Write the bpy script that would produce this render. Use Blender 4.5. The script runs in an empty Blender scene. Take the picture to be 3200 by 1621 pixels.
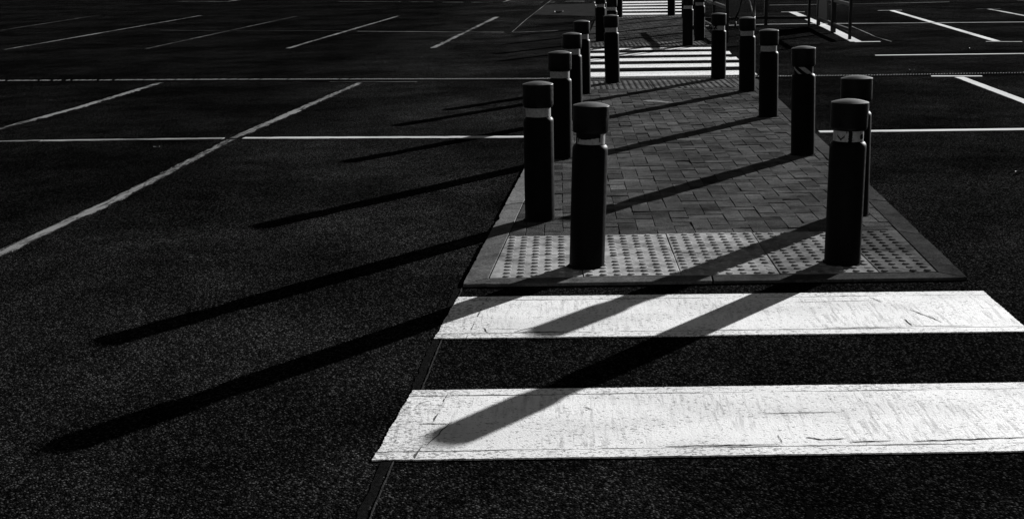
import bpy, bmesh, math, random
from mathutils import Vector, Matrix, noise
random.seed(7)
S = bpy.context.scene
COL = S.collection

# ------------------------------------------------------------------ helpers
def link(name, verts, faces, mat, parent=None, smooth=False, mats=None, fmat=None, tone=None):
    me = bpy.data.meshes.new(name)
    me.from_pydata(verts, [], faces)
    for m in (mats or [mat]):
        me.materials.append(m)
    if fmat:
        for p, k in zip(me.polygons, fmat): p.material_index = k
    if smooth:
        for p in me.polygons: p.use_smooth = True
    if tone:
        a = me.attributes.new('tone', 'FLOAT', 'FACE')
        a.data.foreach_set('value', tone)
    me.update()
    o = bpy.data.objects.new(name, me)
    COL.objects.link(o)
    if parent: o.parent = parent
    return o

def structure(o): o['kind'] = 'structure'; return o

def thing(name, label, cat, loc=(0, 0, 0), group=None):
    o = bpy.data.objects.new(name, None); COL.objects.link(o)
    o.empty_display_size = .2
    o.location = loc; tag(o, label, cat, group); return o

def tag(o, label, cat, group=None):
    o['label'] = label; o['category'] = cat
    if group: o['group'] = group
    return o

class MB:
    def __init__(s): s.v = []; s.f = []; s.t = []
    def add(s, vs, fs, tone=0.0):
        n = len(s.v); s.v += [tuple(v) for v in vs]
        for f in fs: s.f.append(tuple(i + n for i in f)); s.t.append(tone)
    def prism(s, poly, z0, z1, tone=0.0, ch=0.0, bottom=False, tilt=None):
        """closed outline extruded, with a small chamfer round the top"""
        n = len(poly)
        a = sum(poly[i][0]*poly[(i+1) % n][1]-poly[(i+1) % n][0]*poly[i][1] for i in range(n))
        if a < 0: poly = poly[::-1]
        rings = [[(x, y, z0) for x, y in poly]]
        if ch:
            rings.append([(x, y, z1-ch) for x, y in poly])
            rings.append([(x, y, z1) for x, y in inset(poly, ch)])
        else:
            rings.append([(x, y, z1) for x, y in poly])
        if tilt:
            cx = sum(p[0] for p in poly)/n; cy = sum(p[1] for p in poly)/n
            rings[1:] = [[(x, y, z+(x-cx)*tilt[0]+(y-cy)*tilt[1]) for x, y, z in r] for r in rings[1:]]
        vs = [p for r in rings for p in r]; fs = []
        for k in range(len(rings)-1):
            for i in range(n):
                j = (i+1) % n
                fs.append((k*n+i, k*n+j, (k+1)*n+j, (k+1)*n+i))
        fs.append(tuple((len(rings)-1)*n+i for i in range(n)))
        if bottom: fs.append(tuple(reversed(range(n))))
        s.add(vs, fs, tone)
    def tube(s, pts, r, n=10, cap=True, tone=0.0):
        pts = [Vector(p) for p in pts]; vs = []; fs = []
        for i, p in enumerate(pts):
            d = (pts[min(i+1, len(pts)-1)]-pts[max(i-1, 0)]).normalized()
            a = Vector((0, 0, 1)) if abs(d.z) < .9 else Vector((1, 0, 0))
            u = d.cross(a).normalized(); w = d.cross(u).normalized()
            for k in range(n):
                t = 2*math.pi*k/n; vs.append(p+u*(r*math.cos(t))+w*(r*math.sin(t)))
        for i in range(len(pts)-1):
            for k in range(n):
                l = (k+1) % n; fs.append((i*n+k, i*n+l, (i+1)*n+l, (i+1)*n+k))
        if cap:
            fs.append(tuple(range(n))[::-1]); fs.append(tuple((len(pts)-1)*n+k for k in range(n)))
        s.add(vs, fs, tone)
    def lathe(s, prof, n=48, c=(0, 0), tone=0.0):
        vs = []; fs = []; m = len(prof)
        for r, z in prof:
            for k in range(n):
                t = 2*math.pi*k/n; vs.append((c[0]+r*math.cos(t), c[1]+r*math.sin(t), z))
        for i in range(m-1):
            for k in range(n):
                l = (k+1) % n; fs.append((i*n+k, i*n+l, (i+1)*n+l, (i+1)*n+k))
        s.add(vs, fs, tone)
    def beam(s, a, b, w, h, ch=.003, tone=0.0):
        """square section bar from a to b, w across, h tall, with softened long edges"""
        a, b = Vector(a), Vector(b); d = (b-a).normalized()
        up = Vector((0, 0, 1)) if abs(d.z) < .9 else Vector((0, 1, 0))
        u = d.cross(up).normalized(); v = u.cross(d).normalized()
        W, Hh = w/2, h/2
        sec = [(W-ch, -Hh), (W, -Hh+ch), (W, Hh-ch), (W-ch, Hh), (-W+ch, Hh), (-W, Hh-ch), (-W, -Hh+ch), (-W+ch, -Hh)]
        vs = [p+u*x+v*y for p in (a, b) for x, y in sec]
        fs = [(i, (i+1) % 8, 8+(i+1) % 8, 8+i) for i in range(8)] + [tuple(range(8))[::-1], tuple(range(8, 16))]
        s.add(vs, fs, tone)
    def build(s, name, mat, parent=None, smooth=False, tone=False):
        return link(name, s.v, s.f, mat, parent, smooth, tone=s.t if tone else None)

def inset(poly, d):
    n = len(poly); out = []
    for i in range(n):
        p0, p1, p2 = Vector(poly[i-1]), Vector(poly[i]), Vector(poly[(i+1) % n])
        e1 = (p1-p0).normalized(); e2 = (p2-p1).normalized()
        n1 = Vector((-e1.y, e1.x)); n2 = Vector((-e2.y, e2.x))
        b = n1+n2
        if b.length < 1e-6: b = n1
        b = b.normalized(); k = d/max(.35, b.dot(n1))
        q = p1+b*k; out.append((q.x, q.y))
    return out

def area(p): return abs(sum(p[i][0]*p[(i+1) % len(p)][1]-p[(i+1) % len(p)][0]*p[i][1] for i in range(len(p))))/2

def ccw(p):
    a = sum(p[i][0]*p[(i+1) % len(p)][1]-p[(i+1) % len(p)][0]*p[i][1] for i in range(len(p)))
    return p if a > 0 else p[::-1]

def clip(poly, win):
    """convex window clip, window counter-clockwise"""
    out = list(poly)
    for i in range(len(win)):
        a, b = win[i], win[(i+1) % len(win)]
        side = lambda p: (b[0]-a[0])*(p[1]-a[1])-(b[1]-a[1])*(p[0]-a[0])
        src, out = out, []
        for k in range(len(src)):
            p, q = src[k], src[(k+1) % len(src)]
            sp, sq = side(p), side(q)
            if sp >= 0: out.append(p)
            if sp*sq < 0:
                t = sp/(sp-sq); out.append((p[0]+(q[0]-p[0])*t, p[1]+(q[1]-p[1])*t))
        if len(out) < 3: return []
    clean = []
    for p in out:
        if not clean or (abs(p[0]-clean[-1][0])+abs(p[1]-clean[-1][1])) > 1e-4: clean.append(p)
    return clean if len(clean) > 2 else []

# ------------------------------------------------------------------ materials
class NT:
    def __init__(s, name):
        s.m = bpy.data.materials.new(name); s.m.use_nodes = True
        s.t = s.m.node_tree; s.t.nodes.clear()
        s.out = s.t.nodes.new('ShaderNodeOutputMaterial')
        s.b = s.t.nodes.new('ShaderNodeBsdfPrincipled')
        s.t.links.new(s.b.outputs[0], s.out.inputs[0])
        s._co = None
    def n(s, kind, **kw):
        nd = s.t.nodes.new('ShaderNode'+kind)
        for k, v in kw.items():
            if k.startswith('i_'): s.put(nd.inputs[k[2:].replace('_', ' ')], v)
            else: setattr(nd, k, v)
        return nd
    def put(s, sock, v):
        if isinstance(v, bpy.types.NodeSocket): s.t.links.new(v, sock)
        else: sock.default_value = v
    def co(s):
        if s._co is None: s._co = s.n('TexCoord').outputs['Object']
        return s._co
    def math(s, op, a, b=0.0, c=0.0, clamp=False):
        nd = s.n('Math', operation=op); nd.use_clamp = clamp
        for i, v in enumerate((a, b, c)): s.put(nd.inputs[i], v)
        return nd.outputs[0]
    def map(s, v, a, b, c, d, smooth=False):
        nd = s.n('MapRange'); nd.interpolation_type = 'SMOOTHSTEP' if smooth else 'LINEAR'
        for i, x in enumerate((v, a, b, c, d)): s.put(nd.inputs[i], x)
        return nd.outputs[0]
    def scale(s, x, y, z=1, loc=(0, 0, 0)):
        nd = s.n('Mapping'); s.put(nd.inputs[0], s.co()); nd.inputs['Scale'].default_value = (x, y, z)
        nd.inputs['Location'].default_value = loc
        return nd.outputs[0]
    def noise(s, sc, det=2, rough=.5, vec=None, dist=0.0):
        nd = s.n('TexNoise'); s.put(nd.inputs['Vector'], vec or s.co())
        nd.inputs['Scale'].default_value = sc; nd.inputs['Detail'].default_value = det
        nd.inputs['Roughness'].default_value = rough; nd.inputs['Distortion'].default_value = dist
        return nd.outputs['Fac']
    def voro(s, sc, feat='F1', vec=None, rnd=1.0):
        nd = s.n('TexVoronoi', feature=feat); s.put(nd.inputs['Vector'], vec or s.co())
        nd.inputs['Scale'].default_value = sc; nd.inputs['Randomness'].default_value = rnd
        return nd
    def xyz(s):
        nd = s.n('SeparateXYZ'); s.put(nd.inputs[0], s.co()); return nd.outputs
    def mix(s, f, a, b):                       # floats
        nd = s.n('Mix', data_type='FLOAT'); s.put(nd.inputs[0], f); s.put(nd.inputs[2], a); s.put(nd.inputs[3], b)
        return nd.outputs[0]
    def grey(s, v):
        nd = s.n('CombineColor'); 
        for i in range(3): s.put(nd.inputs[i], v)
        s.put(s.b.inputs['Base Color'], nd.outputs[0])
    def bump(s, h, dist, strength=1.0):
        nd = s.n('Bump'); nd.inputs['Distance'].default_value = dist; nd.inputs['Strength'].default_value = strength
        s.put(nd.inputs['Height'], h); s.put(s.b.inputs['Normal'], nd.outputs[0])
    def set(s, rough=.6, spec=.3):
        s.put(s.b.inputs['Roughness'], rough); s.put(s.b.inputs['Specular IOR Level'], spec); return s.m

def asphalt():
    t = NT('asphalt')
    X = t.xyz()
    # the machine-laid crossing lane (finer, darker) against the coarser car park surface
    wob = t.math('MULTIPLY', t.math('SUBTRACT', t.noise(9, 2), .5), .03)
    xs = t.math('ADD', t.math('ADD', X[0], wob), t.math('MULTIPLY', t.math('SUBTRACT', 5.7, X[1]), .028))
    lane = t.math('MULTIPLY', t.map(xs, -.475, -.465, 0, 1), t.map(X[1], 5.68, 5.74, 1, 0))
    right = t.map(X[0], 1.5, 1.9, 0, 1)
    fine = t.math('MAXIMUM', lane, right)
    v1 = t.voro(ASPH_S1); v2 = t.voro(ASPH_S1*2.1)
    cell = t.n('SeparateColor'); t.put(cell.inputs[0], v1.outputs['Color'])
    c2 = t.n('SeparateColor'); t.put(c2.inputs[0], v2.outputs['Color'])
    h1 = t.map(v1.outputs['Distance'], .0, .6, 1, 0, True)
    h2 = t.map(v2.outputs['Distance'], .0, .6, 1, 0, True)
    n1 = t.noise(45, 3, .6)
    h = t.math('MULTIPLY', h1, t.map(cell.outputs[0], 0, 1, .25, 1.1))
    h = t.math('ADD', h, t.math('MULTIPLY', t.math('MULTIPLY', h2, c2.outputs[0]), .45))
    h = t.math('ADD', t.math('MULTIPLY', h, t.mix(fine, 1.0, .8)), t.math('MULTIPLY', n1, .9))
    t.bump(h, .011, 1.0)
    # bitumen with bare stone faces, broad worn and oily areas
    chip = t.map(cell.outputs[1], .55, 1.0, 0, 1)
    big = t.noise(.55, 3, .55); mid = t.noise(2.3, 3, .6)
    wear_glare = t.math('MULTIPLY', t.map(big, .34, .66, .55, 1.35, True), t.map(mid, .3, .7, .6, 1.35))
    # glare beside the island and vignette darkening further left, painted into the asphalt tone
    glare_fade = t.math('MULTIPLY', t.map(X[0], -3.6, -1.2, .55, 1.35, True), t.map(X[0], -.9, .2, 1, .8, True))
    wear_glare = t.math('MULTIPLY', wear_glare, glare_fade)
    base = t.math('ADD', t.mix(fine, .0088, .0074), t.math('MULTIPLY', chip, t.mix(fine, .052, .042)))
    base = t.math('MULTIPLY', base, t.map(v1.outputs['Distance'], .3, .6, 1, .25))
    t.grey(t.math('MULTIPLY', base, wear_glare))
    return t.set(.8, 0.0)
ASPH_S1 = 118

def patch_mat(name, lo, hi, sc, spec=.0, bmp=.003, rough=.7):
    t = NT(name)
    n1 = t.noise(sc, 4, .65); n2 = t.noise(sc*8, 2, .6)
    t.grey(t.map(t.math('ADD', t.math('MULTIPLY', n1, .6), t.math('MULTIPLY', n2, .4)), .3, .7, lo, hi))
    t.bump(t.math('ADD', n1, n2), bmp)
    return t.set(rough, spec)

def toned(name, gain, sp_sc, bmp, rough=.85, spec=.0, spread=.45, stain=.35):
    """stone whose base tone is set stone by stone"""
    t = NT(name)
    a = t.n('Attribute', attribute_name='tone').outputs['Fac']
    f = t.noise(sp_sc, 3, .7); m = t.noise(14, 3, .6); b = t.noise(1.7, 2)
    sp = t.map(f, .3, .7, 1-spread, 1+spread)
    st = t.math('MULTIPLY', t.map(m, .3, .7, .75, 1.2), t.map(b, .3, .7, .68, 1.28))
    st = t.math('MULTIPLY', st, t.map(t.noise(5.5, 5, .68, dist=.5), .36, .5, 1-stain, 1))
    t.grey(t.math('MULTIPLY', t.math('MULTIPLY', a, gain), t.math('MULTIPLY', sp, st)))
    t.bump(t.math('ADD', f, t.math('MULTIPLY', m, .6)), bmp)
    return t.set(rough, spec)

def zebra_paint():
    t = NT('thermoplastic_paint')
    X = t.xyz()
    u = t.n('UVMap').outputs[0]
    uv = t.n('SeparateXYZ'); t.put(uv.inputs[0], u)          # U: metres from the long edge, V: metres from the ends
    pit = t.noise(125, 3, .62, vec=t.scale(.55, 1.0)); den = t.noise(2.6, 4, .62, vec=t.scale(1, 1.8))
    big = t.noise(30, 4, .7, vec=t.scale(.5, 1.1))
    # drag marks of the laying box: fine combs running across the bar, in places
    comb = t.noise(24, 3, .6, vec=t.scale(2.1, .26)); where = t.noise(2.3, 3, .55, vec=t.scale(1, 1.3, 1, (3.1, 1.7, 0)))
    streak = t.math('MULTIPLY', t.map(comb, .5, .64, 0, 1), t.math('MULTIPLY', t.map(where, .36, .56, 0, 1), t.map(uv.outputs[0], .06, .09, 0, 1)))
    broad = t.noise(1.5, 3, .55, vec=t.scale(1, 2.4))
    wob = t.math('MULTIPLY', t.math('SUBTRACT', t.noise(4, 4, .65), .5), .028)
    e = t.math('ADD', uv.outputs[0], wob)
    rim = t.map(e, .055, .07, 1, 0)                           # first coat showing round the second
    lw = t.map(t.noise(3.1, 3, .6, vec=t.scale(1, .2)), .36, .66, .0004, .0062)
    line = t.math('LESS_THAN', t.math('ABSOLUTE', t.math('SUBTRACT', e, .063)), lw)
    e2 = t.math('ADD', uv.outputs[1], t.math('MULTIPLY', wob, 2.2))
    lw2 = t.map(t.noise(8, 3, .65), .45, .66, -.001, .006)
    line2 = t.math('LESS_THAN', t.math('ABSOLUTE', t.math('SUBTRACT', e2, .13)), lw2)
    # shrinkage cracks: short broken lengths of cell borders
    vd = t.voro(2.4, 'DISTANCE_TO_EDGE', vec=t.scale(1, 2.3)); 
    wv = t.n('VectorMath', operation='ADD'); dn = t.n('TexNoise'); t.put(dn.inputs['Vector'], t.co()); dn.inputs['Scale'].default_value = 7; dn.inputs['Detail'].default_value = 4
    sc = t.n('VectorMath', operation='SCALE'); t.put(sc.inputs[0], dn.outputs['Color']); sc.inputs['Scale'].default_value = .22
    t.put(wv.inputs[0], t.scale(1, 2.3)); t.put(wv.inputs[1], sc.outputs[0]); t.put(vd.inputs['Vector'], wv.outputs[0])
    crack = t.math('LESS_THAN', vd.outputs['Distance'], t.map(t.noise(3.7, 3, .6, vec=t.scale(1, 1, 1, (9, 4, 0))), .56, .72, -.002, .011))
    endw = t.map(uv.outputs[1], .0, .22, .075, 0)
    th = t.math('ADD', t.map(den, .3, .7, .455, .355), t.math('ADD', t.math('MULTIPLY', rim, .045), endw))
    spots = t.map(pit, t.math('SUBTRACT', th, .035), th, 1, 0)
    scab = t.math('MULTIPLY', t.map(big, .33, .29, 0, 1), .8)
    tyre = t.map(broad, .36, .62, .84, 1.0, True)
    alb = t.math('MULTIPLY', t.math('MULTIPLY', .86, tyre), t.math('SUBTRACT', 1.0, t.math('MULTIPLY', streak, .33)))
    alb = t.mix(t.math('MULTIPLY', t.math('MAXIMUM', spots, scab), .8), alb, .16)
    alb = t.mix(t.math('MAXIMUM', t.math('MAXIMUM', line, line2), crack), alb, .075)
    t.grey(alb)
    grain = t.noise(140, 3, .6)
    t.bump(t.math('SUBTRACT', t.math('MULTIPLY', grain, .8), t.math('ADD', t.math('MULTIPLY', streak, .25), t.math('MULTIPLY', spots, .5))), .0022, .7)
    return t.set(.7, .1)

def line_paint(name, alb, lo, hi, floor=.012, sc=1.0):
    """thin road paint wearing through: long flakes, thinner towards its sides"""
    t = NT(name)
    uv = t.n('SeparateXYZ'); t.put(uv.inputs[0], t.n('UVMap').outputs[0])
    cv = t.n('CombineXYZ'); t.put(cv.inputs[0], t.math('MULTIPLY', uv.outputs[0], .9*sc)); t.put(cv.inputs[1], t.math('MULTIPLY', uv.outputs[1], 2.6*sc))
    wv = t.n('VectorMath', operation='ADD'); t.put(wv.inputs[0], cv.outputs[0]); t.put(wv.inputs[1], t.co())
    a = t.noise(1.3, 5, .62, vec=wv.outputs[0], dist=1.0); b = t.noise(.45, 3, .6); g = t.noise(110, 2, .6)
    edge = t.math('POWER', t.math('ABSOLUTE', uv.outputs[0]), 3.0)
    k = t.math('ADD', t.math('MULTIPLY', a, .62), t.math('ADD', t.math('MULTIPLY', b, .38), t.math('MULTIPLY', g, .16)))
    k = t.math('ADD', k, .07)
    k = t.math('SUBTRACT', k, t.math('MULTIPLY', edge, .15))
    m = t.map(k, lo, hi, 0, 1)
    t.grey(t.mix(m, floor, t.math('MULTIPLY', alb, t.map(b, .3, .7, .7, 1.1))))
    t.bump(t.math('ADD', g, m), .002, .7)
    return t.set(.8, 0)

def rubber(name, lo, hi, rough, spec):
    t = NT(name)
    ov = t.n('VectorMath', operation='MULTIPLY_ADD'); rnd = t.n('ObjectInfo').outputs['Random']
    cb = t.n('CombineXYZ'); [t.put(cb.inputs[i], t.math('MULTIPLY', rnd, k)) for i, k in enumerate((13.7, 7.1, 3.3))]
    t.put(ov.inputs[0], t.co()); ov.inputs[1].default_value = (1, 1, 1); t.put(ov.inputs[2], cb.outputs[0])
    t._co = ov.outputs[0]
    n1 = t.noise(25, 4, .7); n2 = t.noise(6, 3, .6, vec=t.scale(1, 1, .35)); sc = t.noise(45, 3, .7, vec=t.scale(.25, 1.6, 1))
    scr = t.noise(30, 3, .7, vec=t.scale(1.5, 1.5, .12), dist=.4)
    v = t.math('ADD', t.math('MULTIPLY', n1, .4), t.math('ADD', t.math('MULTIPLY', n2, .35), t.math('MULTIPLY', sc, .25)))
    base = t.map(v, .36, .64, lo, hi)
    t.grey(t.math('ADD', base, t.math('MULTIPLY', t.map(scr, .66, .72, 0, 1), hi*1.6)))
    t.bump(t.math('ADD', n1, t.math('MULTIPLY', scr, .5)), .0009, .5)
    return t.set(t.map(sc, .3, .7, rough-.1, rough+.14), spec)

def plain(name, v, rough, spec=.4, metal=0.0, sc=30):
    t = NT(name)
    t.grey(t.map(t.noise(sc, 3, .6), .3, .7, v*.7, v*1.25)); t.b.inputs['Metallic'].default_value = metal
    return t.set(rough, spec)

M = dict(
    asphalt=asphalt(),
    pale_asphalt=patch_mat('pale_asphalt', .015, .04, 3, 0),
    seam=patch_mat('bitumen_seam', .001, .02, 70, 0, .006, .8),
    seam_edge=patch_mat('bitumen_edge', .006, .06, 30, 0, .003, .7),
    paving=toned('block_paving', 1.0, 150, .0026, spread=.6),
    mortar=patch_mat('dirty_mortar', .006, .028, 35),
    sand=patch_mat('joint_sand', .004, .012, 40),
    kerb=toned('concrete_kerb', 1.0, 90, .0015),
    tactile=toned('tactile_slab', 1.0, 38, .0008, spread=.22, stain=.5),
    zebra=zebra_paint(),
    crack=patch_mat('paint_crack', .02, .07, 40),
    fresh=line_paint('fresh_line_paint', .82, .30, .46, .02),
    worn=line_paint('worn_line_paint', .23, .54, .68, .006),
    faint=line_paint('faint_line_paint', .10, .56, .74, .006),
    dim=line_paint('dim_line_paint', .33, .48, .66, .01),
    soft=line_paint('soft_line_paint', .6, .45, .62, .012),
    rubber=rubber('black_rubber', .0015, .004, .5, .03),
    cap=rubber('black_cap', .0015, .004, .34, .07),
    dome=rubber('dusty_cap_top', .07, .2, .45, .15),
    band=plain('reflective_band', .22, .45, .15, sc=60),
    core=plain('dark_core', .006, .5, .3),
    grate=plain('galvanised_grate', .2, .6, .0),
    gap=plain('drain_gap', .003, .9, .0),
    steel=plain('dark_steel', .004, .34, .16),
    chrome=plain('trolley_chrome', .55, .28, .5, .9),
    tyre=plain('trolley_tyre', .01, .6, .3),
    panel=plain('grey_panel', .05, .5, .3),
    spill=patch_mat('dried_spill', .1, .3, 20),
    leaf=plain('dry_leaf', .13, .7, .3),
)

# ------------------------------------------------------------------ ground
def sheet(name, poly, z, mat):
    return structure(link(name, [(x, y, z) for x, y in ccw(poly)], [tuple(range(len(poly)))], mat))

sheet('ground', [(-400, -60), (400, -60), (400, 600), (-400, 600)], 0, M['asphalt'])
sheet('road_patch', [(-.5, 36.9), (1.0, 37.1), (.8, 29.9), (-.62, 31.4)], .004, M['pale_asphalt'])

def ribbon(name, pts, w, z0, z1, mat, step=.25, jit=.0, mb=None, sq=True):
    """painted or laid strip of width w along pts, solid from z0 to z1"""
    P = []
    for a, b in zip(pts, pts[1:]):
        a, b = Vector(a), Vector(b); n = max(1, int((b-a).length/step))
        for k in range(n): P.append(a.lerp(b, k/n))
    P.append(Vector(pts[-1]))
    Lf, Rt = [], []
    for i, p in enumerate(P):
        d = (P[min(i+1, len(P)-1)]-P[max(i-1, 0)]).normalized(); nn = Vector((-d.y, d.x))
        j1 = noise.noise(Vector((p.x*23, p.y*23, 1.3)))*jit; j2 = noise.noise(Vector((p.x*23, p.y*23, 7.7)))*jit
        Lf.append(p+nn*(w/2+j1)); Rt.append(p-nn*(w/2+j2))
    n = len(P); vs = [(q.x, q.y, z) for z in (z0, z1) for q in Lf+Rt]; fs = []
    T = 2*n
    for i in range(n-1):
        fs.append((T+i, T+n+i, T+n+i+1, T+i+1))                 # top
        fs.append((i, T+i, T+i+1, i+1)); fs.append((n+i, n+i+1, T+n+i+1, T+n+i))
    fs.append((0, n, T+n, T)); fs.append((n-1, T+n-1, T+2*n-1, 2*n-1))
    if mb is not None: mb.add(vs, fs); return
    o = structure(link(name, vs, fs, mat))
    along = [0.0]
    for i in range(1, n): along.append(along[-1]+(P[i]-P[i-1]).length)
    uv = o.data.uv_layers.new(name='UVMap')
    for l in o.data.loops:
        k = l.vertex_index % T; i = k % n
        uv.data[l.index].uv = (1 if k < n else -1, along[i])
    return o

# bitumen joint between the car park surface and the crossing lane
ribbon('road_seam', [(-.482, 5.716), (-.543, 3.606), (-.557, 3.22), (-.61, 1.6)], .026, -.001, .0022, M['seam'], .02, .008)
ribbon('road_seam', [(-.459, 5.716), (-.519, 3.606), (-.533, 3.22), (-.585, 1.6)], .004, -.001, .003, M['seam_edge'], .02, .003)

# ------------------------------------------------------------------ painted markings
LW = .1
def line(pts, mat, w=LW, jit=.005, step=.08):
    ribbon('road_marking', pts, w, -.001, .0045, M[mat], step, jit)
# right car park: fresh white lines
line([(2.076, 10.489), (6.0, 10.28)], 'fresh')
line([(4.409, 14.594), (4.305, 12.24), (4.14, 9.6)], 'fresh')
line([(4.149, 14.766), (4.674, 14.646)], 'fresh', .09)
line([(4.218, 17.702), (9.5, 17.0)], 'fresh')
line([(7.316, 29.344), (6.478, 19.72)], 'fresh', .11)
line([(7.043, 29.487), (7.548, 29.379)], 'soft')
line([(6.313, 19.699), (6.777, 19.511)], 'soft')
line([(2.777, 25.183), (3.207, 25.222), (3.974, 25.286), (4.799, 25.161), (5.47, 24.932), (8.405, 24.167), (13, 23.2)], 'soft', .1)
line([(5.209, 29.72), (4.825, 23.795), (4.534, 20.288)], 'fresh', .17)
line([(4.979, 29.849), (5.468, 29.677)], 'soft')
line([(4.50, 20.226), (4.876, 20.175)], 'fresh', .11)
line([(5.292, 24.109), (5.166, 22.539), (5.038, 21.087), (5.032, 20.123)], 'worn', .035)
line([(5.284, 33.427), (7.132, 32.936), (9.585, 32.853)], 'dim', .1)
line([(9.322, 29.0), (9.103, 26.194), (8.9, 22)], 'soft')
line([(9.092, 29.191), (9.593, 29.079)], 'worn')
line([(11.149, 32.593), (13, 32.2)], 'worn')
# left car park: worn lines
line([(-3.05, 4.0), (-2.962, 6.43), (-2.93, 6.9), (-2.844, 8.09), (-2.765, 10.724)], 'worn', .088, .006)
line([(-2.765, 10.8), (-2.382, 15.416)], 'worn', .098, .006)
line([(-2.781, 15.618), (-1.711, 15.386)], 'faint', .1, .02)
line([(-5.28, 9.2), (-5.182, 11.768), (-5.035, 13.425), (-4.955, 15.97)], 'worn', .1, .006)
line([(-7.5, 11.0), (-4.45, 10.88)], 'worn', .1, .006)
line([(-4.44, 10.879), (-2.85, 10.80)], 'dim', .1, .006)
line([(-2.68, 10.795), (-1.5, 10.66), (-.299, 10.53)], 'soft', .11, .006)
line([(-12.9, 29.0), (-12.85, 29.9), (-13.12, 37.184)], 'faint')
line([(-9.864, 22.976), (-9.665, 35.162)], 'worn')
line([(-7.124, 22.373), (-6.717, 33.421)], 'faint')
line([(-4.519, 21.653), (-3.955, 32.273)], 'worn')
line([(-2.036, 20.964), (-1.454, 30.632)], 'worn', .12)
line([(-8.646, 28.186), (-4.028, 26.206)], 'faint', .08)
line([(-4.028, 26.1), (-1.07, 24.69)], 'worn', .1)
line([(-.86, 24.56), (-.025, 24.787)], 'worn', .1)
for a, b in (((-7.301, 43.66), (-5.094, 42.154)), ((-4.676, 41.633), (-3.954, 41.189)), ((-3.612, 40.723), (-2.949, 40.318)),
             ((-2.624, 39.995), (-2.013, 39.622)), ((-1.663, 39.7), (-1.50, 42.5)), ((-1.5, 40.072), (-1.037, 39.765)),
             ((-1.55, 39.34), (-1.066, 39.045)), ((-.723, 39.445), (-.492, 39.302)), ((-.74, 38.846), (-.513, 38.708)),
             ((-.35, 39.462), (-.14, 39.331)), ((-.363, 38.736), (-.157, 38.61)), ((.194, 39.623), (.733, 39.282)),
             ((.162, 38.776), (.717, 38.432)), ((-11.725, 46.558), (-11.64, 49.5)), ((-13.985, 47.816), (-11.681, 46.383))):
    line([a, b], 'worn', .12)
# old concrete channel in the left car park with a worn bright arris
ribbon('road_channel', [(-.965, 24.65), (-.81, 29.1), (-.455, 37.3), (-.2, 43)], .13, -.001, .006, M['seam'], .2, .006)
ribbon('road_channel', [(-.893, 24.64), (-.74, 29.0), (-.378, 37.3), (-.12, 43)], .02, -.001, .008, M['worn'], .2, .006)

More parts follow.
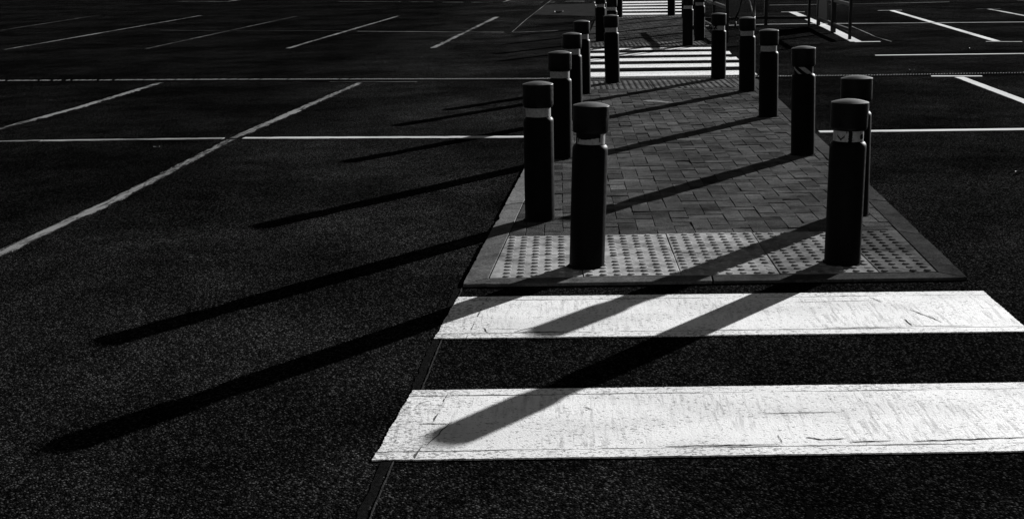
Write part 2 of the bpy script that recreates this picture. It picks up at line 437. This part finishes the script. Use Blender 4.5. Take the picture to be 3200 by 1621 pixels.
# ------------------------------------------------------------------ zebra crossings
def stripe(poly, jit, cracks=(), thick=.005, step=.007):
    """thermoplastic bar: ragged outline, real thickness; poly = far-left, far-right, near-right, near-left"""
    fl, fr, nr, nl = [Vector(p) for p in poly]
    c = (fl+fr+nr+nl)/4
    def edge(a, b, amp, seed, sc):
        n = max(2, int((b-a).length/step)); d = (b-a).normalized(); nn = Vector((-d.y, d.x)); out = []
        for k in range(n):
            p = a.lerp(b, k/n)
            j = noise.noise(Vector((k*step*sc*.4, seed, .3)))*amp*.8+noise.noise(Vector((k*step*sc*2.1, seed, 4.1)))*amp*.6+noise.noise(Vector((k*step*sc*5, seed, 9)))*amp*.5
            j *= min(1, k/3, (n-k)/3)
            out.append(p+nn*j)
        return out
    E = [edge(fl, nl, jit*1.4, 1.7, 38), edge(nl, nr, jit, 5.1, 45), edge(nr, fr, jit*.9, 9.3, 30), edge(fr, fl, jit*.5, 3.9, 30)]
    pts = [p for e in E for p in e]
    bm = bmesh.new()
    top = [bm.verts.new((p.x-c.x, p.y-c.y, thick)) for p in pts]
    bot = [bm.verts.new((p.x-c.x, p.y-c.y, -.001)) for p in pts]
    bm.faces.new(top); n = len(pts)
    for i in range(n):
        j = (i+1) % n; bm.faces.new((top[i], bot[i], bot[j], top[j]))
    bmesh.ops.triangulate(bm, faces=[f for f in bm.faces if len(f.verts) > 4])
    # a regular lattice inside the top so the UV distances interpolate properly
    nx = max(4, int((fr-fl).length/.05)); 
    uvl = bm.loops.layers.uv.new('UVMap')
    mid_near = lambda p: 0
    d1 = (nr-nl).normalized(); n1 = Vector((-d1.y, d1.x))
    d2 = (fr-fl).normalized(); n2 = Vector((-d2.y, d2.x))
    d3 = (nl-fl).normalized(); n3 = Vector((-d3.y, d3.x))
    def cut(pt, no):
        bmesh.ops.bisect_plane(bm, geom=bm.verts[:]+bm.edges[:]+bm.faces[:], plane_co=(pt.x-c.x, pt.y-c.y, 0), plane_no=(no.x, no.y, 0))
    midp = (fl+nl)/2; cut(midp, (n1+n2).normalized())
    for q in (.2,): cut(fl+Vector((d1.x, d1.y))*q, n3)
    for f in bm.faces:
        for l in f.loops:
            p = Vector((l.vert.co.x+c.x, l.vert.co.y+c.y))
            a = max(0, n1.dot(p-nl)); b = max(0, -n2.dot(p-fl)); e = max(0, n3.dot(p-fl))
            l[uvl].uv = (min(a, b), min(e, 5))
    me = bpy.data.meshes.new('zebra_stripe'); bm.to_mesh(me); bm.free()
    me.materials.append(M['zebra']); me.materials.append(M['crack'])
    # open cracks and lifted seams in the coat: thin tapering dark slits
    if cracks:
        b2 = bmesh.new(); b2.from_mesh(me)
        for (x0, y0, x1, y1, w) in cracks:
            a, b = Vector((x0, y0)), Vector((x1, y1)); d = (b-a).normalized(); nn = Vector((-d.y, d.x)); N = max(6, int((b-a).length/.015))
            prev = None
            for k in range(N+1):
                tt = k/N; p = a.lerp(b, tt)+nn*noise.noise(Vector((x0*9+k*.35, y0, 2)))*.006
                hw = w*.5*(math.sin(math.pi*min(1, .08+tt*.92))**.5)*(.6+.7*abs(noise.noise(Vector((k*.6, x0, 8)))))
                q = [b2.verts.new((p.x-c.x+nn.x*s*hw, p.y-c.y+nn.y*s*hw, thick+.0012)) for s in (1, -1)]
                if prev: 
                    f = b2.faces.new((prev[0], prev[1], q[1], q[0])); f.material_index = 1
                prev = q
        b2.to_mesh(me); b2.free()
    o = bpy.data.objects.new('zebra_stripe', me); COL.objects.link(o); o.location = (c.x, c.y, 0)
    return structure(o)

stripe([(-.466, 5.505), (1.806, 5.475), (1.792, 4.868), (-.514, 4.880)], .0042,
       [(.98, 5.335, 1.34, 5.345, .005), (1.30, 5.40, 1.34, 5.31, .005), (-.33, 5.02, -.3, 4.94, .006), (-.30, 5.0, -.17, 4.99, .004), (1.02, 4.945, 1.36, 4.95, .006), (1.36, 5.06, 1.37, 4.96, .006), (1.36, 4.955, 1.6, 4.95, .005),
        (1.42, 5.2, 1.5, 5.0, .006), (-.2, 4.955, -.1, 5.03, .006), (-.2, 4.95, .0, 4.947, .007)])
stripe([(-.530, 4.262), (1.72, 4.268), (1.50, 3.652), (-.584, 3.630)], .004,
       [(.64, 3.99, .89, 3.997, .006), (-.47, 3.93, -.36, 3.925, .007),
        (-.37, 3.945, -.43, 3.74, .005), (.30, 3.712, .652, 3.722, .0075), (.652, 3.80, .655, 3.725, .003),
        (.735, 3.775, .79, 3.752, .009), (.785, 3.755, .86, 3.765, .007), (.86, 3.735, .99, 3.742, .008), (1.05, 3.735, 1.45, 3.76, .009), (.06, 4.075, .09, 4.04, .006)])
for p in ([(.12, 20.08), (2.33, 19.78), (2.31, 19.40), (.10, 19.71)], [(.08, 19.13), (2.43, 18.93), (2.395, 18.42), (.06, 18.65)],
          [(.05, 18.15), (2.395, 17.94), (2.372, 17.47), (.03, 17.70)], [(.02, 17.18), (2.37, 16.98), (2.35, 16.46), (.0, 16.69)],
          [(-.02, 16.13), (2.33, 15.93), (2.30, 15.35), (-.04, 15.55)]):
    stripe(p, .014, step=.05)
for p in ([(1.0, 38.1), (3.5, 37.3), (3.47, 36.4), (1.0, 36.9)], [(.97, 36.2), (3.4, 35.5), (3.37, 34.8), (.97, 35.4)],
          [(.95, 34.55), (3.3, 33.7), (3.28, 33.0), (.95, 33.65)], [(.93, 32.75), (3.2, 32.15), (3.17, 31.45), (.93, 32.05)],
          [(.92, 31.15), (3.1, 30.45), (3.07, 29.85), (.92, 30.15)]):
    stripe(p, .014, step=.06)

# ------------------------------------------------------------------ traffic islands
ZT = .0125
def island(outer, kerb_w, tact, stones, tac_phase, kt):
    """outer ccw: near-left, near-right, ... far-right, far-left"""
    outer = ccw(outer)
    structure(link('island_base', [(x, y, .0045) for x, y in inset(outer, .01)], [tuple(range(len(outer)))], M['sand']))
    inner = inset(outer, kerb_w)
    # kerb stones round the edge, butted with open joints
    kb = MB(); n = len(outer)
    for i in range(n):
        a, b = Vector(outer[i]), Vector(outer[(i+1) % n]); ia, ib = Vector(inner[i]), Vector(inner[(i+1) % n])
        L = (b-a).length; k = max(1, round(L/stones))
        for j in range(k):
            u0, u1 = j/k+.004/L, (j+1)/k-.004/L
            out_e = [a.lerp(b, u0+(u1-u0)*m/24) for m in range(25)]; nn = Vector(((b-a).y, -(b-a).x)).normalized()
            q = []
            for m, v in enumerate(out_e):
                w_ = noise.noise(Vector((v.x*30, v.y*30, 2)))*.0022; chip = noise.noise(Vector((v.x*9, v.y*9, 6)))
                if chip > .38: w_ -= (chip-.38)*.035
                if m in (0, 24): w_ -= random.uniform(.001, .005)
                q.append(v+nn*w_)
            q += [ia.lerp(ib, u1), ia.lerp(ib, u0)]; q = [(v.x, v.y) for v in q]
            cx = sum(v[0] for v in q)/len(q); cy = sum(v[1] for v in q)/len(q)
            dz = random.uniform(-.0015, .0015)
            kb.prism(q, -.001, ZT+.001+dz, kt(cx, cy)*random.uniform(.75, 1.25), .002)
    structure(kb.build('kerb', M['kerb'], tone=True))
    win = inset(inner, .004)
    # tactile slabs, 450 mm, with real domes in a 7 x 7 grid
    tb = MB(); G = .45; sp = G/7
    ys = []
    for (y0, slope, rows, tone_f) in tact:
        x0 = tac_phase
        for r in range(rows):
            for cidx in range(-5, 8):
                xa = x0+cidx*G; yy = lambda x: y0+slope*(x-x0)
                q = [(xa, yy(xa)+r*G), (xa+G, yy(xa+G)+r*G), (xa+G, yy(xa+G)+(r+1)*G), (xa, yy(xa)+(r+1)*G)]
                pc = clip(inset(q, .0014), win)
                if not pc or area(pc) < .004: continue
                tone = tone_f(xa+G/2, r)*random.uniform(.92, 1.08)
                zt = ZT+random.uniform(-.0012, .0012)
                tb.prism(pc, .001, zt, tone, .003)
                for ix in range(7):
                    for iy in range(7):
                        px = xa+(ix+.5)*sp; py = yy(px)+r*G+(iy+.5)*sp
                        if not clip([(px-.018, py-.018), (px+.018, py-.018), (px+.018, py+.018), (px-.018, py+.018)], win): continue
                        w = clip([(px-.018, py-.018), (px+.018, py-.018), (px+.018, py+.018), (px-.018, py+.018)], win)
                        if area(w) < .0012: continue
                        hh = random.uniform(.0042, .0056)
                        if random.random() < .03: hh *= .4
                        prof = [(.0175, zt-.001), (.0165, zt+hh*.45), (.0135, zt+hh*.9), (.0105, zt+hh), (.0, zt+hh+.0003)]
                        tb.lathe(prof, 12, (px, py), tone)
            
        ys.append((y0, slope, y0+rows*G, x0))
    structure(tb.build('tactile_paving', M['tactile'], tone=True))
    # block paving, 200 x 100 herringbone laid square to the crossing
    (ya, sa, ytop, xa0) = ys[0]; (yb, sb, _, xb0) = ys[1]
    ya = ytop
    big = [(-3, ya+sa*(-3-xa0)+.003), (5, ya+sa*(5-xa0)+.003), (5, yb+sb*(5-xb0)-.003), (-3, yb+sb*(-3-xb0)-.003)]
    area_win = clip(win, ccw(big)); area_win = ccw(area_win)
    pb = MB(); B = .1
    minx = min(p[0] for p in area_win); maxx = max(p[0] for p in area_win)
    miny = min(p[1] for p in area_win); maxy = max(p[1] for p in area_win)
    ang = sa*.7
    for gy in range(int((miny)/B)-6, int(maxy/B)+6):
        for gx in range(int(minx/B)-6, int(maxx/B)+6):
            k = (gx-gy) % 4
            if k == 0: q = (gx, gy, gx+2, gy+1)
            elif k == 3: q = (gx, gy, gx+1, gy+2)
            else: continue
            g = .0009+random.uniform(0, .0011)
            r = [(q[0]*B+g, q[1]*B+g), (q[2]*B-g, q[1]*B+g), (q[2]*B-g, q[3]*B-g), (q[0]*B+g, q[3]*B-g)]
            cx, cy = (q[0]+q[2])*B/2, (q[1]+q[3])*B/2; th = random.gauss(0, .006)
            r = [(cx+(x-cx)*math.cos(th)-(y-cy)*math.sin(th), cy+(x-cx)*math.sin(th)+(y-cy)*math.cos(th)+ang*(cx-1)) for x, y in r]
            pc = clip(r, area_win)
            if not pc or area(pc) < .0006: continue
            tone = max(.012, random.gauss(PAV, PAV*.17))
            if random.random() < .04: tone *= .7
            if random.random() < .05: tone *= 1.3
            z1 = ZT-.001+random.gauss(0, .0014)
            pb.prism(pc, .001, z1, tone, .0018, tilt=(random.gauss(0, .009), random.gauss(0, .009)))
    structure(pb.build('block_paving', M['paving'], tone=True))
PAV = .073

o1 = [(-.46, 5.69), (1.802, 5.682), (2.133, 12.862), (2.213, 14.75), (2.15, 15.02), (.12, 15.12)]
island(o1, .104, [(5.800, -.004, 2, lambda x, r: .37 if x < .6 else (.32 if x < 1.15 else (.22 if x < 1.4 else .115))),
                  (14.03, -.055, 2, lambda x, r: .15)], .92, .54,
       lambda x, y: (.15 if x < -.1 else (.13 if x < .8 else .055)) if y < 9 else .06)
PAV = .055
o2 = [(.36, 20.15), (2.36, 19.86), (2.6, 22.7), (2.7, 24.5), (2.85, 29.6), (.84, 29.75)]
island(o2, .11, [(20.30, -.12, 2, lambda x, r: .12), (28.75, -.07, 2, lambda x, r: .16)], .92, .54, lambda x, y: .045)

# ------------------------------------------------------------------ drain across the car park
dr = [(-24, 19.4), (-12, 17.55), (-7.31, 16.72), (-4.228, 16.20), (-.463, 15.44), (1.305, 15.24), (3.465, 14.98), (5.233, 14.88), (9, 14.7), (20, 14.3)]
ribbon('drain_channel', dr, .15, -.001, .0015, M['gap'], .5)
ribbon('drain_channel', [(x, y-.085) for x, y in dr], .03, -.001, .007, M['seam'], .5)
db = MB(); acc = 0
for a, b in zip(dr, dr[1:]):
    a, b = Vector(a), Vector(b); L = (b-a).length; d = (b-a)/L; nn = Vector((-d.y, d.x)); s = acc
    while s < L:
        p = a+d*s+nn*.02
        if -14 < p.x < 12 and random.random() < (1.0 if p.x > -2 else max(.55, 1.0+(p.x+2)*.07)):
            w = .0065+random.uniform(-.002, .002); sk = d*.010
            q = [p-d*w-nn*.03-sk, p+d*w-nn*.03-sk, p+d*w+nn*.03+sk, p-d*w+nn*.03+sk]
            db.prism([(v.x, v.y) for v in q], -.001, .010+random.uniform(-.0015, .0015), 0, .002)
        s += .031
    acc = s-L
structure(db.build('drain_grating', M['grate']))

# ------------------------------------------------------------------ bollards
BH = .767
def post_mesh():
    m = MB()
    m.lathe([(.0835, -.07), (.0835, .02), (.0832, .3), (.083, .560), (.0825, .568), (.080, .5755), (.072, .585), (.0675, .587), (.0665, .589), (.0665, .646)], 64)
    return m
def cap_mesh():
    m = MB()
    m.lathe([(.066, .6405), (.0775, .6398), (.0832, .6500), (.0840, .6550), (.0843, .70), (.0843, .7640), (.0834, .7660),
             (.079, .7675), (.066, .7712), (.05, .7752), (.033, .7782), (.016, .7800), (0.0005, .7805)], 72)
    return m
def band_obj(parent, kind=None):
    """thin reflective collar wrapped on the neck, with its torn and scraped places left out"""
    R, z0, z1 = .0685, .5895, .6395; NA, NZ = 192, 18
    vs = []; fs = []
    def top(a):                                  # a: angle in degrees, -90 faces the near crossing, right +, left -
        j = noise.noise(Vector((a*.11, 3.1, 0)))*.0025+noise.noise(Vector((a*.4, 1.1, 0)))*.0012
        if kind == 'torn_low':
            return .026+.004*math.sin(a*.06)+j if -62 < a < 34 else (.0 if a <= -62 else (.012 if a < 40 else .049))
        if kind == 'ragged': return .047+j*1.6
        return .051
    ok = set()
    for i in range(NA):
        a = (i/NA)*360-180
        for k in range(NZ):
            z = (k+.5)/NZ*.05; use = z < top(a)
            if kind == 'torn_low' and -58 < a < -50: use = use and z < (a+58)/8*.024
            if kind == 'patched':
                if -13 < a+noise.noise(Vector((z*90, 2, 2)))*6 < 2: use = False
                if math.hypot((a-46)/13, (z-.022)/.012) < 1+.4*noise.noise(Vector((a*.1, z*100, 5))): use = False
                if -60 < a < -28 and abs(z-(.010+abs(a+42)*.0011)) < .0045: use = False
                if -22 < a < -17 and z > .038: use = False
            if kind == 'striped':
                s = (a+60)/120*.11+z*1.0
                use = use and (abs(s-.028) < .008 or abs(s-.082) < .017 or a > 72)
            if kind == 'scraped':
                if a < -22 and noise.noise(Vector((a*.07, z*70, 3))) > -.18: use = False
            if use: ok.add((i, k))
    idx = {}
    def V(i, k):
        i %= NA
        if (i, k) not in idx:
            a = math.radians((i/NA)*360-180-90); idx[(i, k)] = len(vs)
            vs.append((R*math.cos(a), R*math.sin(a), z0+(z1-z0)*k/NZ))
        return idx[(i, k)]
    for (i, k) in sorted(ok): fs.append((V(i, k), V(i+1, k), V(i+1, k+1), V(i, k+1)))
    return link('reflective_band', vs, fs, M['band'], parent, True)

proto = {}
def bollard(x, y, tilt, dz, label, kind=None, bandlabel=None):
    t = thing('bollard', label, 'bollard', (x, y, ZT+dz), 'black bollards along the traffic islands')
    t.rotation_euler = (random.gauss(0, .003), tilt, 0)
    if not proto:
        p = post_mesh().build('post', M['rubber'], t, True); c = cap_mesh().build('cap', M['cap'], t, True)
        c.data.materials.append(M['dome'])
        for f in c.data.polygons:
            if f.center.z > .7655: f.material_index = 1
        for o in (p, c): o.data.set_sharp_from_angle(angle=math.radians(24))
        proto['post'], proto['cap'] = p, c
    else:
        for k in ('post', 'cap'):
            o = proto[k].copy(); COL.objects.link(o); o.parent = t; o.matrix_parent_inverse = Matrix()
    if kind is None and 'band' in proto:
        o = proto['band'].copy(); COL.objects.link(o); o.parent = t
    else:
        o = band_obj(t, kind)
        if kind is None: proto['band'] = o
    if bandlabel: o['label'] = bandlabel
    if y < 16:
        m = MB(); n = 56; r0 = .082; ph = random.uniform(0, 50); vs = []; fs = []
        for k in range(n):
            q = 2*math.pi*k/n; r1 = .0895+abs(noise.noise(Vector((math.cos(q)*2.2+ph, math.sin(q)*2.2, 1))))*.022
            for rr, zz in ((r0, .005), (.5*(r0+r1), .0042), (r1, -.002)): vs.append((rr*math.cos(q), rr*math.sin(q), zz-dz))
        for k in range(n):
            l = (k+1) % n
            for i in (0, 1): fs.append((k*3+i, k*3+i+1, l*3+i+1, l*3+i))
        m.add(vs, fs); m.build('mortar_collar', M['mortar'], t, True)
    # spin cap marks so that no two tops match
    return t

BL = [
 # x, y, tilt, dz, label, band kind, band label
 (-.128, 7.132, .0044, -.0097, 'black bollard on the island left edge nearest the camera, with a clean unbroken reflective band', None, None),
 (.111, 6.015, .0381, -.0023, 'large black bollard on the tactile slabs leaning right, its reflective band torn along the top', 'torn_low', 'torn reflective band with most of its upper part missing'),
 (1.313, 6.0, .0139, -.0105, 'large black bollard on the tactile slabs at the right, its band patched with dark gaps', 'patched', 'reflective band with a dark gap and black marks'),
 (1.610, 7.124, -.0082, -.0144, 'black bollard half hidden directly behind the nearest right bollard with the patched band', None, None),
 (-.008, 9.337, .0071, -.0113, 'black bollard with a ragged band top, behind the clean banded left one', 'ragged', 'reflective band with a ragged upper edge'),
 (1.725, 9.285, -.0173, -.0127, 'black bollard on the right edge, its dark band showing only a diagonal grey patch', 'striped', 'dark band with diagonal remains of reflective film'),
 (.110, 11.605, -.0029, -.0231, 'black bollard in the left row, third back from the tactile slabs edge row', None, None),
 (1.820, 11.461, -.0133, -.0224, 'black bollard in the right row, standing clear beside the paving between two others', None, None),
 (.233, 13.621, -.0067, -.0232, 'black bollard, last of the left row before the second zebra crossing', None, None),
 (1.930, 13.565, -.0139, -.0248, 'black bollard, last on the right edge of the near island, below the chrome trolley leg', None, None),
 (.585, 14.70, -.0177, -.0261, 'black bollard standing in front of the second zebra crossing, left one of that pair', None, None),
 (1.791, 14.88, -.0045, -.0429, 'black bollard in front of the second zebra crossing, right one, its band scraped dark', 'scraped', 'band scraped black on its left half'),
 (.668, 21.55, .002, -.042, 'leftmost distant black bollard beyond the second zebra crossing, cap cut by the picture top', None, None),
 (.76, 23.65, 0, -.042, 'distant black bollard mostly hidden by two others at the left of the far island', None, None),
 (.805, 20.28, 0, -.042, 'distant black bollard on the tactile slabs just past the second crossing, left side', None, None),
 (1.303, 29.05, 0, -.02, 'far black bollard at the left front corner of the third zebra crossing', None, None),
 (1.958, 20.18, -.003, -.042, 'distant black bollard on the tactile slabs just past the second crossing, right side', None, None),
 (2.255, 21.30, -.003, -.042, 'distant black bollard on the right edge of the far island, beside the trolley bay', None, None),
 (2.37, 23.45, 0, -.042, 'distant black bollard seen as a sliver between two nearer ones on the far island', None, None),
 (2.52, 25.75, 0, -.042, 'distant black bollard on the far island right edge, hidden behind nearer ones', None, None),
 (2.673, 28.12, 0, -.03, 'far black bollard at the right end of the far island, beside the third crossing', None, None),
 (2.466, 29.20, 0, -.02, 'far black bollard standing alone in front of the white bars of the third crossing', None, None),
 (.86, 25.8, 0, -.042, 'distant black bollard of the far island left row, second from its far end', None, None),
 (.97, 28.1, 0, -.03, 'distant black bollard of the far island left row, last before the third crossing', None, None),
]
for b in BL: bollard(*b)

# ------------------------------------------------------------------ trolley bay
bay = thing('trolley_bay', 'dark steel trolley bay frame of square posts and low rails at the upper right', 'trolley bay', (3.6, 22.7, 0))
def local(o): o.matrix_parent_inverse = Matrix.Translation((-3.6, -22.7, 0)); return o
posts = [(2.616, 20.703, .05), (2.628, 22.55, .05), (2.64, 24.95, .05), (3.882, 24.98, .062), (4.619, 24.6, .045), (4.787, 24.573, .062), (4.63, 22.474, .078), (4.547, 20.797, .045)]
for x, y, w in posts:
    m = MB(); m.beam((x, y, -.02), (x, y, 1.02), w, w, .005)
    m.prism([(x-w*.45, y-w*.45), (x+w*.45, y-w*.45), (x+w*.45, y+w*.45), (x-w*.45, y+w*.45)], 1.021, 1.026, 0, .002)
    local(m.build('post', M['steel'], bay))
def rail(i, j, z, h=.05, w=.04):
    a, b = posts[i], posts[j]; A = Vector((a[0], a[1], z)); B = Vector((b[0], b[1], z)); d = (B-A).normalized()
    m = MB(); m.beam(A+d*(a[2]/2-.004), B-d*(b[2]/2-.004), w, h, .004); local(m.build('rail', M['steel'], bay))
for z in (.145, .54):
    for i, j in ((0, 1), (1, 2), (2, 3), (3, 4), (5, 6), (6, 7)):
        if z == .54 and i in (2, 3): continue
        rail(i, j, z)
a, b = Vector((4.787, 24.573)), Vector((4.63, 22.474))
p0, p1 = a.lerp(b, .03), a.lerp(b, .62); d = (p1-p0).normalized(); n_ = Vector((-d.y, d.x))*.012
m = MB(); m.prism([tuple(p0+n_), tuple(p1+n_), tuple(p1-n_), tuple(p0-n_)], .172, .512, 0, .002, True)
local(m.build('panel', M['panel'], bay))

# shopping trolley parked in the bay
tr = thing('shopping_trolley', 'wire shopping trolley in the bay, one black castor and a chrome leg showing', 'shopping trolley', (3.40, 24.45, 0))
for wx, wy in ((-.16, -.02), (.18, .0), (-.24, .72 - .3), (.26, .72 - .3)):
    m = MB(); prof = [(.0005, -.014), (.045, -.016), (.058, -.012), (.062, 0), (.058, .012), (.045, .016), (.0005, .014)]
    n = 28; vs = []; fs = []
    for r, q in prof:
        for k in range(n):
            t = 2*math.pi*k/n; vs.append((wx+q, wy+r*math.cos(t), .062+r*math.sin(t)))
    for i in range(len(prof)-1):
        for k in range(n): l = (k+1) % n; fs.append((i*n+k, i*n+l, (i+1)*n+l, (i+1)*n+k))
    m.add(vs, fs); w = m.build('wheel', M['tyre'], tr, True)
    f = MB()
    for s in (-1, 1): f.beam((wx+s*.022, wy, .058), (wx+s*.022, wy+.02, .150), .006, .03, .001)
    f.beam((wx-.028, wy+.02, .153), (wx+.028, wy+.02, .153), .03, .008, .001)
    f.build('fork', M['steel'], w)
m = MB()
m.tube([(-.16, 0, .155), (-.085, .02, .33), (-.045, .05, .49), (-.03, .12, .57)], .017, 10); m.build('leg', M['steel'], tr, True)
m = MB(); m.tube([(.18, .02, .155), (.145, .03, .33), (.115, .05, .47), (.06, .12, .57)], .011, 10); m.build('leg', M['chrome'], tr, True)
m = MB(); m.tube([(-.16, 0, .165), (-.24, .42, .165), (-.25, .5, .5), (-.27, .56, .98)], .012, 10); m.tube([(.18, 0, .165), (.26, .42, .165), (.26, .5, .5), (.28, .56, .98)], .012, 10)
m.build('chassis', M['steel'], tr, True)
m = MB()
lo = [(-.17, -.28, .58), (.19, -.28, .58), (.25, .48, .58), (-.23, .48, .58)]; hi = [(-.23, -.38, .90), (.25, -.38, .90), (.29, .54, .96), (-.27, .54, .96)]
L = lambda a, b, t: tuple(a[i]+(b[i]-a[i])*t for i in range(3))
for lev in (0, .25, .5, .75, 1):
    q = [L(lo[i], hi[i], lev) for i in range(4)]; m.tube(q+[q[0]], .005 if lev == 1 else .0028, 6)
for i in range(4):
    for k in range(13):
        t = k/13; m.tube([L(lo[i], lo[(i+1) % 4], t), L(hi[i], hi[(i+1) % 4], t)], .0022, 5)
for k in range(1, 13): m.tube([L(lo[0], lo[3], k/13), L(lo[1], lo[2], k/13)], .0022, 5)
m.build('basket', M['chrome'], tr, True)
m = MB(); m.tube([(-.28, .56, .985), (.29, .56, .985)], .016, 12); m.build('handle', M['tyre'], tr, True)

# ------------------------------------------------------------------ small things on the ground
def blob(name, pts, z, mat, label, cat, th=.0015):
    P = []; n = len(pts)
    for i in range(n):
        a, b = Vector(pts[i]), Vector(pts[(i+1) % n]); k = max(3, int((b-a).length/.012))
        for j in range(k):
            p = a.lerp(b, j/k); P.append((p.x+noise.noise(Vector((p.x*40, p.y*40, 1)))*.012, p.y+noise.noise(Vector((p.x*40, p.y*40, 5)))*.012))
    m = MB(); m.prism(P, z, z+th); o = m.build(name, mat); return tag(o, label, cat)
blob('dried_spill', [(.80, 12.83), (.86, 12.90), (.95, 12.86), (1.02, 12.74), (1.12, 12.60), (1.02, 12.62), (.93, 12.70), (.84, 12.76)], ZT+.001, M['spill'],
     'pale dried spill streaked across the block paving between the bollard rows', 'spill')
def leaf(x, y, s, rot, label, z=.004):
    vs = []; fs = []; N = 7
    for i in range(N+1):
        t = i/N; w = .33*math.sin(math.pi*min(1, .06+t*.94))**.7
        for q in (-1, 0, 1): vs.append(((t-.5)*s, q*w*s, .003+(abs(q)*.25+(t-.5)**2*.5)*s*.6))
    for i in range(N):
        for q in (0, 1): fs.append((i*3+q, i*3+q+1, (i+1)*3+q+1, (i+1)*3+q))
    o = link('dry_leaf', vs, fs, M['leaf']); o.location = (x, y, z); o.rotation_euler.z = rot
    tag(o, label, 'leaf', 'scraps and leaves on the asphalt')
leaf(-1.868, 6.33, .045, .1, 'pale curled leaf on the dark asphalt beside the long bollard shadow at left')
leaf(-3.269, 10.302, .05, .4, 'tiny pale leaf lying just below the worn horizontal line at left')
leaf(-5.553, 14.022, .07, 0, 'tiny leaf above the worn slanting line at the far left edge')
leaf(5.704, 18.41, .08, .7, 'small pale scrap on the right car park above the long white line')
leaf(4.115, 15.449, .06, .2, 'small pale leaf by the drain grating right of the bollards')
leaf(-.01, 31.805, .22, .5, 'bright scrap lying on the pale asphalt patch at the top')
leaf(2.95, 8.40, .05, .3, 'small pale leaf on the asphalt right of the island kerb')
leaf(1.35, 10.9, .05, .9, 'small crumpled leaf on the block paving near the right bollards', ZT)
blob('dark_blot', [(.625, 3.20), (.645, 3.25), (.665, 3.26), (.655, 3.21), (.64, 3.17)], .001, M['gap'], 'black blot on the asphalt at the bottom edge below the near stripe', 'tar blot', .002)  # small flat black blot laid on the asphalt

# ------------------------------------------------------------------ light
SUN_AZ, SUN_EL = math.radians(37.6), math.radians(15.45)
w = bpy.data.worlds.new('World'); S.world = w; w.use_nodes = True
nt = w.node_tree; nt.nodes.clear()
sky = nt.nodes.new('ShaderNodeTexSky'); sky.sky_type = 'NISHITA'; sky.sun_disc = False
sky.air_density = .4; sky.dust_density = .1; sky.altitude = 1500; sky.sun_elevation = SUN_EL; sky.sun_rotation = SUN_AZ
bw = nt.nodes.new('ShaderNodeRGBToBW'); bg = nt.nodes.new('ShaderNodeBackground'); out = nt.nodes.new('ShaderNodeOutputWorld')
nt.links.new(sky.outputs[0], bw.inputs[0]); nt.links.new(bw.outputs[0], bg.inputs[0]); nt.links.new(bg.outputs[0], out.inputs[0])
bg.inputs[1].default_value = .05
sd = bpy.data.lights.new('sun', 'SUN'); sd.energy = 5.0; sd.angle = math.radians(.55); sd.color = (1, 1, 1)
so = bpy.data.objects.new('sun', sd); COL.objects.link(so)
v = Vector((math.sin(SUN_AZ)*math.cos(SUN_EL), math.cos(SUN_AZ)*math.cos(SUN_EL), math.sin(SUN_EL)))
so.rotation_euler = v.to_track_quat('Z', 'Y').to_euler(); so.location = v*40

# ------------------------------------------------------------------ camera
R = Vector((.99909, .03481, -.02476)); U = Vector((.01604, .23148, .97271)); F = Vector((-.03959, .97222, -.23071))
cd = bpy.data.cameras.new('camera'); cd.lens = 45.61; cd.sensor_width = 36; cd.clip_end = 2000; cd.clip_start = .05
co = bpy.data.objects.new('camera', cd); COL.objects.link(co)
co.matrix_world = Matrix(((R.x, U.x, -F.x, 0), (R.y, U.y, -F.y, 0), (R.z, U.z, -F.z, 1.4764), (0, 0, 0, 1)))
S.camera = co

S.view_settings.view_transform = 'Standard'; S.view_settings.look = 'None'
S.view_settings.gamma = 1; S.view_settings.use_curve_mapping = False
S.view_settings.exposure = 1.05
